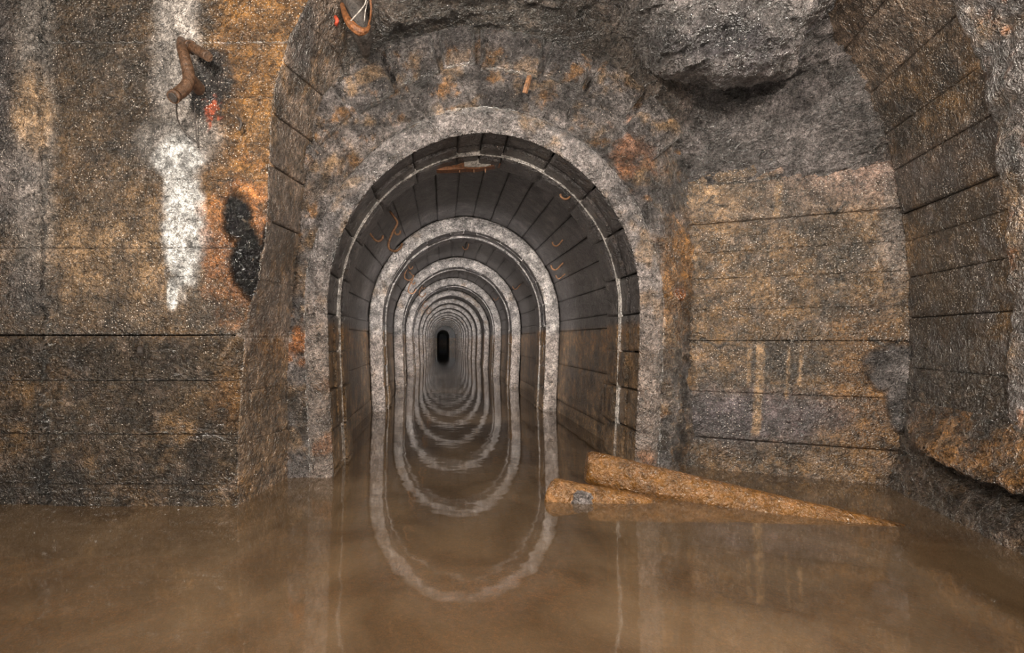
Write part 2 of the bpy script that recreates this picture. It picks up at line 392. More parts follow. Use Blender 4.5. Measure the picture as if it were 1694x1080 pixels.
# ================================================================== tunnel profile
ZS = 1.05; RO = 1.103; RI = 0.955; AMX = PI/2+1.42
def arch(a, r):
    a = np.asarray(a, float); sg = np.sign(a); ab = np.abs(a); top = ab <= PI/2
    pk = .01*np.clip(1-ab/.5, 0, 1)
    x = np.where(top, r*np.sin(np.clip(a, -PI/2, PI/2)), sg*r-sg*.035*np.clip(ab-PI/2, 0, 2)**1.5)
    z = np.where(top, ZS+(1.09*r+pk)*np.cos(np.clip(a, -PI/2, PI/2)), ZS-(ab-PI/2))
    return TCX+x, z
def shell(a0, a1, na, y0, y1, ny, rfn):
    a = np.linspace(a0, a1, na); y = np.linspace(y0, y1, ny)
    A, Y = np.meshgrid(a, y, indexing='ij'); r = rfn(A, Y)
    X, Z = arch(A, r); return np.stack([X, Y, Z], -1)
def axref(P_y): return (TCX, P_y, 1.0)
def t_stain(P, c, amt=1.0):
    """old water mark: brown mud skin below z 0.93, ochre near it"""
    z = P[..., 2]; nz = fbm(P, 5, 4, .6, 2.); n2 = fbm(P*[1, 1, .3], 14, 4, .6)
    m = ss(.97, .90, z+.02*nz)
    c = mixc(c, mixc(base(P, BROWN*1.25), DBROWN*1.25, ss(-.2, .3, n2)), m*.95*amt)
    c = mixc(c, ORANGE*.85, m*ss(.62, .9, z)*ss(-.2, .3, nz)*.6*amt)
    c = mixc(c, TAN*.75, m*ss(.24, .18, z)*.7*amt)
    return c
def tun_h(P, n): return .004*fbm(P, 9, 4, .6)+.003*ridge(P*[1, .5, 1], 22, 3)
def tun_c(P, n, h):
    nz = fbm(P, 4, 5, .6); n2 = fbm(P*[1, .4, 1], 16, 4, .6, 9.)
    c = mixc(base(P, DGREY*.75), GREY*.5, ss(-.1, .45, nz)); c = mixc(c, DBROWN*1.0, ss(.05, .5, n2)*.5)
    c = t_stain(P, c); return c, parr(P, .38, .03, .75)
def blk_c(P, n, h):
    nz = fbm(P, 5, 5, .6, 4.); n2 = fbm(P, 20, 4, .6, 9.)
    c = mixc(base(P, DGREY*.8), GREY*.5, ss(-.1, .45, nz)); c = mixc(c, BROWN*.9, ss(.1, .5, n2)*.5)
    c = t_stain(P, c); return c, parr(P, .36, .06, .7)
def band_c(P, n, h):
    nz = fbm(P, 7, 5, .6, 4.); n2 = fbm(P, 3, 4, .6, 9.)
    c = mixc(base(P, PALE*1.15), PALE*.6, ss(-.2, .4, nz)); c = mixc(c, TAN*1.2, ss(.15, .4, n2)*.6)
    z = P[..., 2]; c = mixc(c, GBR*2.0, ss(.95, .85, z)*.45)
    return c, parr(P, .42, .05, .9)
def band1_c(P, n, h):
    nz = fbm(P, 7, 5, .6, 4.); n2 = fbm(P, 4.5, 4, .6, 9.)
    c = mixc(base(P, GREY*1.4), DGREY*1.2, ss(-.15, .3, nz)); c = mixc(c, TAN*.9, ss(.05, .3, n2)*.65)
    z = P[..., 2]; c = mixc(c, GBR*1.3, ss(1.5, .6, z)*.6); c = mixc(c, RUST*.6, ss(.9, .3, z)*ss(.1, .4, n2)*.6)
    return c, parr(P, .36, .10, 1.1)

def lathe_band(name, y0, r0, r1, na, nr, parent, cfn, bulge, hs=1.0, a_lim=AMX):
    a = np.linspace(-a_lim, a_lim, na); t = np.linspace(0, 1, nr)
    A, T = np.meshgrid(a, t, indexing='ij')
    R = r0+(r1-r0)*T; X, Z = arch(A, R); Y = y0+np.where(T > .5, .025, bulge)*(2*T-1)**2
    P = np.stack([X, Y, Z], -1)
    return slab(name, P, (TCX, 0, 1), parent, M_BLK, lambda P, n: hs*(.009*fbm(P, 8, 4, .6)+.007*ridge(P, 22, 3)), cfn, edge=.0, bev=.01, skirt=.10, edges=(0, 0, 0, 0))

ORD = ['first', 'second', 'third', 'fourth', 'fifth', 'sixth', 'seventh', 'eighth', 'ninth', 'tenth', 'eleventh', 'twelfth', 'thirteenth', 'fourteenth', 'fifteenth', 'sixteenth']
# joints (angle positions) of the rib blocks
JA = [0]; 
for s in (.16, .47, .80, 1.10, 1.38, 1.62, 1.86, 2.10, 2.35, 2.60, AMX): JA.append(s)
JL = sorted([-j for j in JA[1:]]+JA)
RL = .62                                           # rib length along the tunnel
for k, y0 in enumerate(RIB):
    near = k < 4
    rib = empty('tunnel_rib', (TCX, y0, 0))
    lab = (f'{ORD[k]} concrete rib ring from the tunnel mouth' if k else 'nearest concrete rib ring forming the tunnel mouth, dark block underside and rough grey face')
    if 0 < k: lab += ', pale front face'
    tag(rib, lab, 'tunnel rib', 'concrete ribs along the tunnel')
    hs = 1.6 if k == 0 else 1.0
    lathe_band('front_face', y0, RO+(.02 if k == 0 else .01), RI, 420 if k == 0 else (200 if k < 4 else 90), 22 if k == 0 else (10 if k < 4 else 4), rib, band1_c if k == 0 else band_c, .06 if k == 0 else .028, hs)
    if near:
        rows = ((.0, .225, 0.0), (.235, .37, -.004), (.382, RL, -.022))
        for ri, (ya, yb, dr) in enumerate(rows):
            for a0, a1 in zip(JL[:-1], JL[1:]):
                jit = random.uniform(-.008, .008) + (random.uniform(-.012, .006) if ri == 2 else 0)
                ga = .006
                na = 14 if k == 0 else 7; ny = 12 if k == 0 else 5
                P = shell(a0+ga, a1-ga, na, y0+ya+.02*(ri == 0), y0+yb+random.uniform(-.012, .012)*(ri == 2), ny,
                          lambda A, Y: RI+dr+jit+.03*(Y-y0-RL)*0+.02*((Y-y0)/RL))
                slab('block', P, axref(y0+ya), rib, M_LIN, tun_h, blk_c, edge=.005, bev=.012, skirt=.09)
        # pale mortar beads between the block rows
    else:
        P = shell(-AMX, AMX, 70, y0+.02, y0+RL, 4, lambda A, Y: RI+.02*((Y-y0)/RL)-.02*(Y > y0+.35))
        slab('underside', P, axref(y0), rib, M_LIN, tun_h, blk_c, edge=0, skirt=.14, edges=(0, 0, 0, 0))
    for yb_, rr, wd in ((.375, .020, .008),) + (((.20, .004, .007),) if k else ()):
        P = shell(-AMX, AMX, 160 if near else 60, y0+yb_-wd, y0+yb_+wd, 4, lambda A, Y: RI-rr+.012+.02*abs(Y-y0-yb_)/wd*.4+.004*noise(np.stack([A*9, Y*0, A*0], -1)))
        slab('mortar_bead', P, axref(y0), rib, M_BLK, lambda P, n: P[..., 0]*0, lambda P, n, h: (t_stain(P, base(P, PALE*.70), .45), parr(P, .3, 0, .4)), edge=.003, bev=.004, skirt=.03)

# ---- lining of the tunnel between the ribs
wall_tunnel = empty('wall_tunnel', (TCX, 25, 0)); tag(wall_tunnel, 'dark grey segmented lining of the long flooded tunnel', kind='structure')
PA = [j*.185+.0925 for j in range(-9, 9)]          # vault slabs
PA = [-AMX, -PI/2-.92, -PI/2-.50, -PI/2-.12]+[p for p in PA if abs(p) < PI/2+.12]+[PI/2+.12, PI/2+.50, PI/2+.92, AMX]
PA = sorted(set(round(p, 4) for p in PA))
for k in range(NR-1):
    y0, y1 = RIB[k]+RL-.12, RIB[k+1]+.05
    if k < 4:
        for a0, a1 in zip(PA[:-1], PA[1:]):
            if a1-a0 < .05: continue
            jit = random.uniform(-.006, .006); nY = 60 if k == 0 else 20
            P = shell(a0+.002, a1-.002, 14 if k == 0 else 6, y0, y1, nY, lambda A, Y: RO+.02+jit)
            slab('lining_slab', P, axref((y0+y1)/2), wall_tunnel, M_LIN, tun_h, tun_c, edge=.004, bev=.006, skirt=.05, edges=(1, 1, 0, 0))
    else:
        P = shell(-AMX, AMX, 80, y0, y1, 8, lambda A, Y: RO+.02)
        slab('lining', P, axref((y0+y1)/2), wall_tunnel, M_LIN, tun_h, tun_c, edge=0, skirt=.02, edges=(0, 0, 0, 0))
P = shell(-AMX, AMX, 80, RIB[0]+.1, RIB[-1]+2.6, 60, lambda A, Y: RO+.10)
slab('lining_backing', P, axref(20), wall_tunnel, M_CON, tun_h, tun_c, edge=0, skirt=.02, edges=(0, 0, 0, 0))
# far narrow opening
YF = RIB[-1]+2.6
def far_arch(a, hw, top):
    a = np.asarray(a, float); ab = np.abs(a); sg = np.sign(a)
    return np.where(ab < 1, hw*np.sin(a*PI/2), sg*hw), np.where(ab < 1, (top-hw)+hw*np.cos(a*PI/2), (top-hw)-(ab-1)*(top-hw+.4))
a = np.linspace(-2, 2, 80)
xi, zi = far_arch(a, .60, 1.72); xo, zo = arch(np.linspace(-AMX, AMX, 80), RO+.1)
t = np.linspace(0, 1, 8)[None, :]
P = np.stack([(xi[:, None]+.02)*(1-t)+xo[:, None]*t, YF+0*t+0*xi[:, None], zi[:, None]*(1-t)+zo[:, None]*t], -1)
wf = slab('wall_far', P, (0, 0, 1), None, M_BLK, tun_h, blk_c, edge=0, skirt=.3, edges=(0, 0, 0, 0)); tag(wf, 'end wall with a narrow dark opening at the far end', kind='structure')
Y2 = np.linspace(YF+.2, YF+30, 12)[None, :]
P = np.stack([xi[:, None]+.02+0*Y2, Y2+0*xi[:, None], zi[:, None]+0*Y2], -1)
wn_ = slab('wall_gallery', P, (0, YF+10, 1), None, M_CON, tun_h, tun_c, edge=0, skirt=.1, edges=(0, 0, 0, 0)); tag(wn_, 'dark narrow gallery beyond the far opening', kind='structure')

capx = np.linspace(-.8, .9, 6)[:, None]; capz = np.linspace(-.4, 2, 6)[None]
plE = slab('wall_end', np.stack([capx+0*capz, YF+29.5+0*capx+0*capz, capz+0*capx], -1), (0, 0, 1), None, M_CON, tun_h, tun_c, edge=0, edges=(0, 0, 0, 0)); tag(plE, 'dark end of the narrow gallery', kind='structure')
# ================================================================== PORTAL FACE around the first rib
portal = empty('wall_back', (TCX, 2.95, 0)); tag(portal, 'rough rust-stained concrete face around the tunnel mouth', kind='structure')
def portal_out(a):
    # how far the face runs out from the rib, by angle
    return np.interp(a, [-AMX, -1.6, -1.2, -.8, -.4, 0, .4, .8, 1.1, 1.4, 1.7, AMX], [.28, .30, .36, .50, .55, .55, .55, .60, .62, .48, .36, .30])
def po_y(X, Z, t, A):
    y = 2.95+.0*X
    y = y+.30*ss(1.20, 1.75, X)*ss(.0, .2, t)                       # falls back to the right wall
    y = y-.05*ss(.12, .5, t)*ss(-.9, 0, A)*ss(1.0, .3, A)
    return y
def po_h(P, n):
    px, py = PX(P)
    h = .030*fbm(P, 4, 4, .55)+.024*ridge(P, 9, 4)+.011*ridge(P, 28, 3)
    rr = np.hypot(P[..., 0]-TCX, P[..., 2]-ZS)
    h += .03*ss(1.22, 1.30, rr)*ss(1.48, 1.40, rr)*(P[..., 2] > ZS)*.5
    h += ss(1050, 1080, px)*ss(300, 420, py)*(.03*ridge(P, 7, 4)-.005)
    return h
def po_c(P, n, h):
    px, py = PX(P); nz = fbm(P, 4.5, 5, .6, 6.); n2 = fbm(P, 11, 5, .6, 1.)
    c = mixc(base(P, GREY*1.05), DGREY*.9, ss(-.2, .3, nz)); c = mixc(c, PALE*.5, ss(.15, .5, n2)*.5); c = mixc(c, BROWN*1.3, ss(-.1, .3, fbm(P, 3, 4, .6, 12.))*.6*ss(150, 400, py))
    c = mixc(c, TAN*1.1, ss(.02, .3, fbm(P, 6, 4, .6, 20.))*ss(60, 130, py)*.75)
    c = mixc(c, ORANGE*.9, ss(.12, .34, fbm(P, 7, 5, .65, 30.))*.7)
    c = mixc(c, ORANGE*1.0, ell(px, py, 1115, 450, 26, 85, P, .4, .5, 10)*.8)
    c = mixc(c, RUST, ell(px, py, 505, 568, 22, 30, P, .3, .8, 16)*.9)
    c = mixc(c, RUST*.9, ell(px, py, 1040, 260, 28, 40, P, .5, 1.6, 9)*.5)
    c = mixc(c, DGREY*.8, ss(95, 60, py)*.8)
    c = mixc(c, DBROWN*1.3, ss(520, 620, py)*ss(-.2, .3, nz)*.75)
    return c, parr(P, .36, .16, 1.25)
na, nt = 620, 62
a = np.linspace(-AMX, AMX, na); t = np.linspace(0, 1, nt); A, T = np.meshgrid(a, t, indexing='ij')
R = RO-.01+T*portal_out(A); X, Z = arch(A, R); Pp = np.stack([X, po_y(X, Z, T*portal_out(A), A), Z], -1)
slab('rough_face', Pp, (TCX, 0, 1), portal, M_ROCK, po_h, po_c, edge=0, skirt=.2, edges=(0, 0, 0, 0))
# worn blocks of the outer arch course
va = [-1.08, -.86, -.64, -.42, -.20, -.03, .26, .47, .70, .92]
for i, (a0, a1) in enumerate(zip(va[:-1], va[1:])):
    r0, r1 = 1.30+.02*math.sin(i*2.1), 1.50+.02*math.cos(i*1.7)
    aa = np.linspace(a0+.013, a1-.013, 34); rr = np.linspace(r1, r0, 26); AA, RR = np.meshgrid(aa, rr, indexing='ij')
    X, Z = arch(AA, RR); P = np.stack([X, 2.862+.0*X-.02*random.random(), Z], -1)
    slab('block', P, (TCX, 0, 1), portal, M_ROCK, lambda P, n: .014*fbm(P, 5, 4, .55)+.010*ridge(P, 12, 4), po_c, edge=.03, bev=.028, skirt=.10)

# ================================================================== RIGHT WALL (oblique end wall)
Cx0, Cy0, Cx1, Cy1 = 1.50, 3.235, 2.63, 2.75
def c_y(X, Z): return Cy0+(X-Cx0)*(Cy1-Cy0)/(Cx1-Cx0)
C_CORNER = [(1497, 860), (1499, 700), (1503, 560), (1503, 460), (1496, 390), (1485, 310), (1468, 235), (1430, 150), (1370, 70), (1300, 0), (1220, -60)]
_cz = np.array([CH-(p[1]-HY)/F*2.75 for p in C_CORNER]); _cx = np.array([(p[0]-CX)/F*2.75 for p in C_CORNER])
_cz[0] = -.4
def c_edge(z): return np.interp(z, _cz, _cx)+.03
def rockpatch(px, py, P):
    m = ell(px, py, 1482, 610, 48, 40, P, .2, .35, 10)
    return np.maximum(m, ell(px, py, 1490, 665, 26, 45, P, .2, .35, 10))
def c_h(P, n):
    px, py = PX(P); rp = rockpatch(px, py, P)
    return .008*fbm(P, 4, 5, .55)+.004*ridge(P*[1, 1, 1.8], 14, 4)+rp*(.025*ridge(P*[1, 1, 1.6], 14, 4)+.006)+.02*ss(1150, 1115, px)*ridge(P, 12, 3)
def c_c(P, n, h):
    px, py = PX(P); nz = fbm(P, 3.2, 5, .6, 6.); n2 = fbm(P*[1, 1, 1.6], 9, 4, .6, 1.)
    c = mixc(base(P, BROWN*1.05), DBROWN*1.25, ss(-.15, .35, nz)); c = mixc(c, GBR, ss(-.05, .4, n2)*.7)
    c = mixc(c, np.array((.32, .21, .17)), ell(px, py, 1400, 270, 110, 60, P, .6)*.75)
    c = mixc(c, GBR*1.2, ell(px, py, 1300, 330, 170, 40, P, .6)*.5)
    c = mixc(c, TAN*.9, ell(px, py, 1190, 310, 60, 40, P, .6)*.6)
    c = mixc(c, ORANGE*.6, ell(px, py, 1440, 640, 70, 120, P, .6)*.65)
    c = mixc(c, np.array((.060, .048, .055)), ell(px, py, 1240, 690, 160, 46, P, .5)*.85)
    c = mixc(c, DBROWN*.9, ell(px, py, 1300, 600, 70, 40, P, .5)*.8)
    c = mixc(c, GREY*.75, ss(760, 700, 1500-px+py*0)*0+ell(px, py, 1480, 380, 25, 110, P, .5)*.5)
    for x, y0, y1, w_ in ((1250, 560, 720, 6), (1285, 300, 360, 5), (1237, 570, 640, 2), (1300, 570, 660, 1.5), (1322, 570, 640, 1.5)):
        xx = x+(y1-py)*.06
        c = mixc(c, TAN*1.25, ss(w_+3, w_-1, abs(px-xx+4*n2))*ss(y0-4, y0+8, py)*ss(y1+4, y1-6, py)*.8)
    for pl in ([(1170, 305), (1250, 300), (1290, 292)], [(1180, 325), (1170, 335), (1200, 342)], [(1370, 345), (1380, 355), (1400, 335)], [(1160, 560), (1190, 575), (1200, 568)], [(1128, 325), (1124, 400), (1138, 450), (1139, 514)], [(1440, 560), (1470, 575), (1492, 560)]):
        c = c*(1-.85*ss(4, 1, seg(px, py, pl)+3*n2))[..., None]
    c = mixc(c, GREY*.9, rockpatch(px, py, P))
    p = parr(P, .50, .62, .55); p[..., 1] *= ss(800, 560, py)*.8+.35; p[..., 2] += .8*rockpatch(px, py, P); p[..., 0] -= .12*ss(700, 770, py)
    return c, p
wall_right = empty('wall_right', (2.0, 3.0, 0)); tag(wall_right, 'speckled brown concrete end wall right of the tunnel mouth with board-marked courses', kind='structure')
ZC = [-.40, .20, .50, .83, 1.03, 1.23, 1.40, 1.59, 1.86, 2.12, 2.45]
GC = [0, .005, .002, .003, .001, .002, .001, .006, .002, .001, 0]
wall_courses(wall_right, ZC, GC, Cx0-.02, c_edge, c_y, c_h, c_c, .0085, M_CON)

zb_ = np.linspace(-.4, 2.5, 50); xb_ = (Cx0-.1)+(c_edge(zb_)+.04-(Cx0-.1))[None]*ub_
backing(wall_right, np.stack([xb_, c_y(xb_, 0), zb_[None]+0*xb_], -1), (0, 0, 1))
# ================================================================== SIDE WALL / VAULT on the far right
DD = np.array((-.25, -.77)); DD = DD/np.linalg.norm(DD)
def d_h(P, n):
    py = PX(P)[1]; z = P[..., 2]; low = ss(.75, .60, z)
    return .008*fbm(P, 4, 5, .55, 3.)+.005*ridge(P, 13, 4)+low*.024*ridge(P*[1, 1, .6], 11, 4)
def d_c(P, n, h):
    z = P[..., 2]; y = P[..., 1]; nz = fbm(P, 3, 5, .6, 16.); n2 = fbm(P, 9, 4, .6, 11.)
    c = mixc(base(P, DBROWN*1.1), BROWN*.85, ss(-.1, .4, nz)); c = mixc(c, DGREY*1.1, ss(-.1, .4, n2)*.8)
    up = ss(1.75, 1.95, z+.1*nz)
    c = mixc(c, BROWN*1.3, up*ss(-.2, .3, nz)*.8)
    c = mixc(c, DGREY*1.1, ss(1.5, 1.65, z)*ss(1.9, 1.75, z)*.5)
    c = mixc(c, GBR*1.1, ss(2.1, 2.3, z)*.6)
    c = mixc(c, DBROWN*.9, ss(.8, .7, z)*.6)
    p = parr(P, .46, .75, .6); p[..., 1] *= ss(.6, 1.1, z); p[..., 2] += .6*ss(.9, .7, z); p[..., 0] -= .1*ss(.9, .7, z)
    return c, p
wall_side = empty('wall_side', (2.5, 2.2, 0)); tag(wall_side, 'dark speckled vaulted concrete wall at the right edge with slanting joints', kind='structure')
def d_prof(z): return np.interp(z, _cz, _cx)
zc_f = np.linspace(.41, 3.16, 900)
def d_pts(z, s):
    X = d_prof(z)[:, None]+DD[0]*s[None]; Y = 2.752+DD[1]*s[None]+0*z[:, None]; Z = z[:, None]+0*s[None]
    return np.stack([X, Y, Z], -1)
ZD = [.41, .68, .96, 1.19, 1.39, 1.548, 1.80, 2.0, 2.22, 2.45, 2.64, 2.8]
GD = [.004, .002, .004, .002, .001, .009, .002, .002, .003, .002, .002, 0]
SPL = .76
for i in range(len(ZD)-1):
    za, zb = ZD[i]+GD[i]/2, ZD[i+1]-GD[i+1]/2
    z = np.linspace(za, zb, max(6, int((zb-za)/.009*(1 if zb < 1.8 else 1.35))))
    g = max(GD[i], GD[i+1])-.002
    s = np.linspace(0, SPL+.02*math.sin(i*2.3), 88)
    slab('concrete_course', d_pts(z, s), (0, 1.5, 1), wall_side, M_CON, d_h, d_c, edge=.004+.8*g, bev=.008+1.2*g, skirt=.05)
backing(wall_side, d_pts(np.linspace(-.4, 3.1, 60), np.linspace(-.12, 3.2, 12)), (0, 1.5, 1), .05)
# proud plaster pier at the very right edge
def pl_c(P, n, h):
    nz = fbm(P, 5, 5, .6, 36.); c = mixc(base(P, GREY*1.0), TAN*.8, ss(-.1, .3, nz)); c = mixc(c, RUST*.7, ss(.15, .4, fbm(P, 8, 4, .6, 8.))*.7)
    px, py = PX(np.maximum(P, [-9, .3, -9]))
    for pl in ([(1640, 0), (1655, 60), (1664, 110), (1672, 200), (1690, 290), (1688, 340)],): c = c*(1-.85*ss(6, 1, seg(px, py, pl)+10*fbm(P, 14, 3)))[..., None]
    return c, parr(P, .45, .15, 1.1)
z = np.linspace(.36, 2.8, 260); s = np.linspace(SPL-.03, 3.2, 180)
P = d_pts(z, s)
P[..., 0] -= .03*(1+.6*fbm(P, 6, 3))
slab('plaster_pier', P, (0, 1.5, 1), wall_side, M_ROCK, lambda P, n: .02*fbm(P, 6, 4, .55)+.012*ridge(P, 14, 3), pl_c, edge=.03, bev=.04, skirt=.10)
# rough rock footing with the broken ledge
z = np.linspace(-.4, .50, 130); s = np.linspace(0, 3.2, 330)
P = d_pts(z, s); Zg = P[..., 2]; S = np.repeat(s[None], len(z), 0)
lw = fbm(P, 5, 4, .6, 3.); zled = .37-.12*ss(0, .6, S)+.035*lw
up_ = np.clip((Zg-zled)/(.47-zled), 0, 1)
out = ss(-.012, .012, Zg-zled)*(1-up_**.8)*.13*ss(-.05, .35, S)*(1+.9*lw)+.012
out = out-.07*ss(.0, -.03, Zg-zled)*ss(-.16, -.06, Zg-zled)*ss(.25, .5, S)+.08*ss(.25, -.05, Zg)
P[..., 0] -= out*.95; P[..., 1] -= out*.3*0
def f_c(P, n, h):
    z = P[..., 2]; s = (2.752-P[..., 1])/-DD[1]; nz = fbm(P, 5, 5, .6, 36.); zl = .40-.06*s
    c = mixc(base(P, DBROWN*1.2), GBR*1.0, ss(-.1, .35, nz)); c = mixc(c, ORANGE*.85, ss(.22, .27, z+.05*nz)*ss(.05, .3, s)*ss(-.3, .2, nz)*.8)
    c = mixc(c, BROWN*1.4, ss(.1, .4, fbm(P, 9, 4, .6, 8.))*.5)
    return c, parr(P, .30, .04, 1.7)
slab('rock_footing', P, (0, 1.5, 1), wall_side, M_ROCK, lambda P, n: .022*ridge(P, 9, 4)+.010*ridge(P, 24, 3), f_c, edge=0, skirt=.1, edges=(0, 0, 0, 0))

# ================================================================== ROCK CEILING
net = [
 [(430,320,3.02),(500,215,3.02),(560,155,3.02),(640,110,3.02),(740,85,3.02),(850,105,3.02),(960,160,3.04),(1060,240,3.10),(1140,305,3.22),(1250,310,3.10),(1380,300,2.95),(1500,255,2.80),(1600,200,2.80)],
 [(430,280,2.98),(500,170,2.96),(570,110,2.92),(650,70,2.92),(745,50,2.92),(860,65,2.92),(985,115,2.94),(1085,190,3.00),(1160,255,3.13),(1265,270,3.02),(1370,250,2.88),(1462,215,2.78),(1580,150,2.80)],
 [(430,230,2.95),(500,110,2.90),(580,70,2.84),(655,30,2.72),(755,15,2.74),(880,25,2.76),(1005,75,2.82),(1095,145,2.92),(1185,200,3.03),(1285,200,2.97),(1370,170,2.84),(1435,140,2.74),(1560,80,2.80)],
 [(430,180,2.95),(500,60,2.88),(588,20,2.80),(670,-5,2.62),(765,-15,2.64),(890,0,2.68),(1020,35,2.75),(1100,105,2.86),(1200,135,2.95),(1300,115,2.92),(1360,95,2.80),(1400,80,2.72),(1500,20,2.80)],
 [(430,100,2.95),(500,20,2.86),(595,-40,2.74),(680,-50,2.52),(770,-50,2.45),(900,-50,2.50),(1030,-10,2.55),(1100,85,2.52),(1200,115,2.50),(1290,95,2.52),(1335,45,2.68),(1370,40,2.70),(1450,-20,2.80)],
]
G = np.array([[W(*p) for p in row] for row in net])
xs = G[-1, :, 0]
extra = []
for yy, zz, bul in ((2.15, 2.95, .38), (1.5, 3.1, .2), (.6, 3.15, .0), (-.6, 3.15, .0)):
    r = []
    for j, x in enumerate(xs):
        bz = bul if 6 <= j <= 9 else 0
        zc = zz-bz-(max(0, x-1.7)*.35 if j > 9 else 0)
        r.append(((x-.3)*(1+.12*(2.5-yy))+.3, yy, zc))
    extra.append(r)
G = np.vstack([G, np.array(extra)])
def catmull(C, n):
    m = C.shape[0]; Cp = np.concatenate([2*C[:1]-C[1:2], C, 2*C[-1:]-C[-2:-1]]); t = np.linspace(0, m-1-1e-6, n); i = t.astype(int); f = (t-i).reshape(-1, *([1]*(C.ndim-1)))
    p0, p1, p2, p3 = Cp[i], Cp[i+1], Cp[i+2], Cp[i+3]
    return .5*((2*p1)+(-p0+p2)*f+(2*p0-5*p1+4*p2-p3)*f*f+(-p0+3*p1-3*p2+p3)*f**3)
S1 = catmull(G, 420); S2 = np.swapaxes(catmull(np.swapaxes(S1, 0, 1), 430), 0, 1)
def r_h(P, n):
    px, py = PX(np.maximum(P, [-9, .3, -9]))
    rough = .35+.65*ss(900, 1080, px)
    dk = ss(560, 640, px)*ss(1080, 980, px)*ss(45, 75, py)    # smoother cast band over the arch
    q = P*[1, 1, 1]; st = np.stack([P[..., 0]*.8+P[..., 2]*.5, P[..., 1], P[..., 2]*1.6-P[..., 0]*.6], -1)
    h = (.05*fbm(P, 2.2, 4, .5)+.045*ridge(st, 5, 5)+.028*ridge(st, 13, 4)+.008*ridge(P, 34, 3))*(1-.75*dk)*(.6+.4*rough)
    bl = ss(1040, 1100, px)*ss(1330, 1290, px)*ss(125, 100, py)
    return h+bl*(.045*ridge(P, 8, 4)+.03*fbm(P, 4, 3))
def r_c(P, n, h):
    px, py = PX(np.maximum(P, [-9, .3, -9])); nz = fbm(P, 3, 5, .6, 46.); n2 = fbm(P, 8, 5, .65, 41.)
    c = mixc(base(P, GREY*.95), np.array((.045, .038, .046)), ss(-.05, .35, nz)); c = mixc(c, GREY*1.5, ss(.05, .4, n2)*.5)
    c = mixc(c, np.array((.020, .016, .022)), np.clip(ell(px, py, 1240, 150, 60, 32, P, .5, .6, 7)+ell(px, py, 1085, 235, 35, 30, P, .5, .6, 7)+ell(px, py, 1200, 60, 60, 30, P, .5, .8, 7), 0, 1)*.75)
    c = mixc(c, DBROWN*1.2, ss(1120, 1000, px+60*nz)*.75)
    c = mixc(c, GBR*1.1, ell(px, py, 1080, 170, 60, 60, P, .5)*.7)
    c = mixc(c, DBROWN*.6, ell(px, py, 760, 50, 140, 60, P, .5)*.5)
    c = mixc(c, GREY*1.25, ell(px, py, 1330, 215, 170, 65, P, .5)*.55)
    c = mixc(c, GREY*.9, ss(1340, 1400, px)*.4)
    c = mixc(c, BROWN*1.5, ss(1370, 1430, px)*ss(-.1, .4, nz)*.5)
    return c, parr(P, .40, .12, 1.2)
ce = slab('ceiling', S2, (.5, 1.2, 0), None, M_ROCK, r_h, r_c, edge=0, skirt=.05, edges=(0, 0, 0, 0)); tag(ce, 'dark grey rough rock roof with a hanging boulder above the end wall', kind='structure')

# ================================================================== LEFT roof filler, floor and water
me = bpy.data.meshes.new('floor')
g = 40; xs_ = np.linspace(-4.5, 4.5, g); ys_ = np.concatenate([np.linspace(-2.5, 3.6, 30), np.linspace(4, YF+31, 30)])
X, Y = np.meshgrid(xs_, ys_, indexing='ij'); P = np.stack([X, Y, 0*X-.26], -1)
fl = slab('floor', P, (0, 1, 2), None, M_CON, lambda P, n: .04*fbm(P, 1.2, 4), lambda P, n, h: (base(P, (.27, .14, .05)), parr(P, .6, 0, .5)), edge=0, skirt=.02, edges=(0, 0, 0, 0)); tag(fl, 'brown mud bed under the murky water', kind='structure')
wv = [(-4.5, -2.5, 0), (4.5, -2.5, 0), (4.5, YF+30, 0), (-4.5, YF+30, 0)]
wme = bpy.data.meshes.new('water'); wme.from_pydata(wv, [], [(0, 1, 2, 3)]); wo = obj('water', wme, None, M_WATER)
tag(wo, 'still murky brown water covering the chamber and tunnel floor', 'water', kind='stuff')

# ================================================================== THINGS
def tube(pts, r, n=8, rr=None, cap=True):
    """tapered tube through points -> verts, faces"""
    Q = [Vector(p) for p in pts]; V = []; Fs = []
    up = Vector((.13, .21, 1)).normalized(); pr = None
    for i, p in enumerate(Q):
        d = (Q[min(i+1, len(Q)-1)]-Q[max(i-1, 0)]).normalized()
        if pr is None: x = d.cross(up).normalized()
        else: x = (pr-d*pr.dot(d)).normalized()
        pr = x; y = d.cross(x); R_ = rr[i] if rr else r
        for j in range(n):
            t = 2*PI*j/n; V.append(p+(x*math.cos(t)+y*math.sin(t))*R_)
    for i in range(len(Q)-1):
        for j in range(n): Fs.append((i*n+j, i*n+(j+1) % n, (i+1)*n+(j+1) % n, (i+1)*n+j))
    if cap: Fs.append(tuple(range(n))[::-1]); Fs.append(tuple((len(Q)-1)*n+j for j in range(n)))
    return V, Fs
def tube_obj(name, pts, r, mat, parent=None, n=8, rr=None, smooth=True, sub=4):
    C = np.array(pts, float)
    if sub > 1 and len(C) > 2:
        C = catmull(C, (len(C)-1)*sub+1)
        if rr: rr = list(np.interp(np.linspace(0, len(rr)-1, len(C)), range(len(rr)), rr))
    V, Fs = tube([tuple(c) for c in C], r, n, rr)
    me = bpy.data.meshes.new(name); me.from_pydata(V, [], Fs)
    for p in me.polygons: p.use_smooth = smooth and len(p.vertices) == 4
    return obj(name, me, parent, mat)

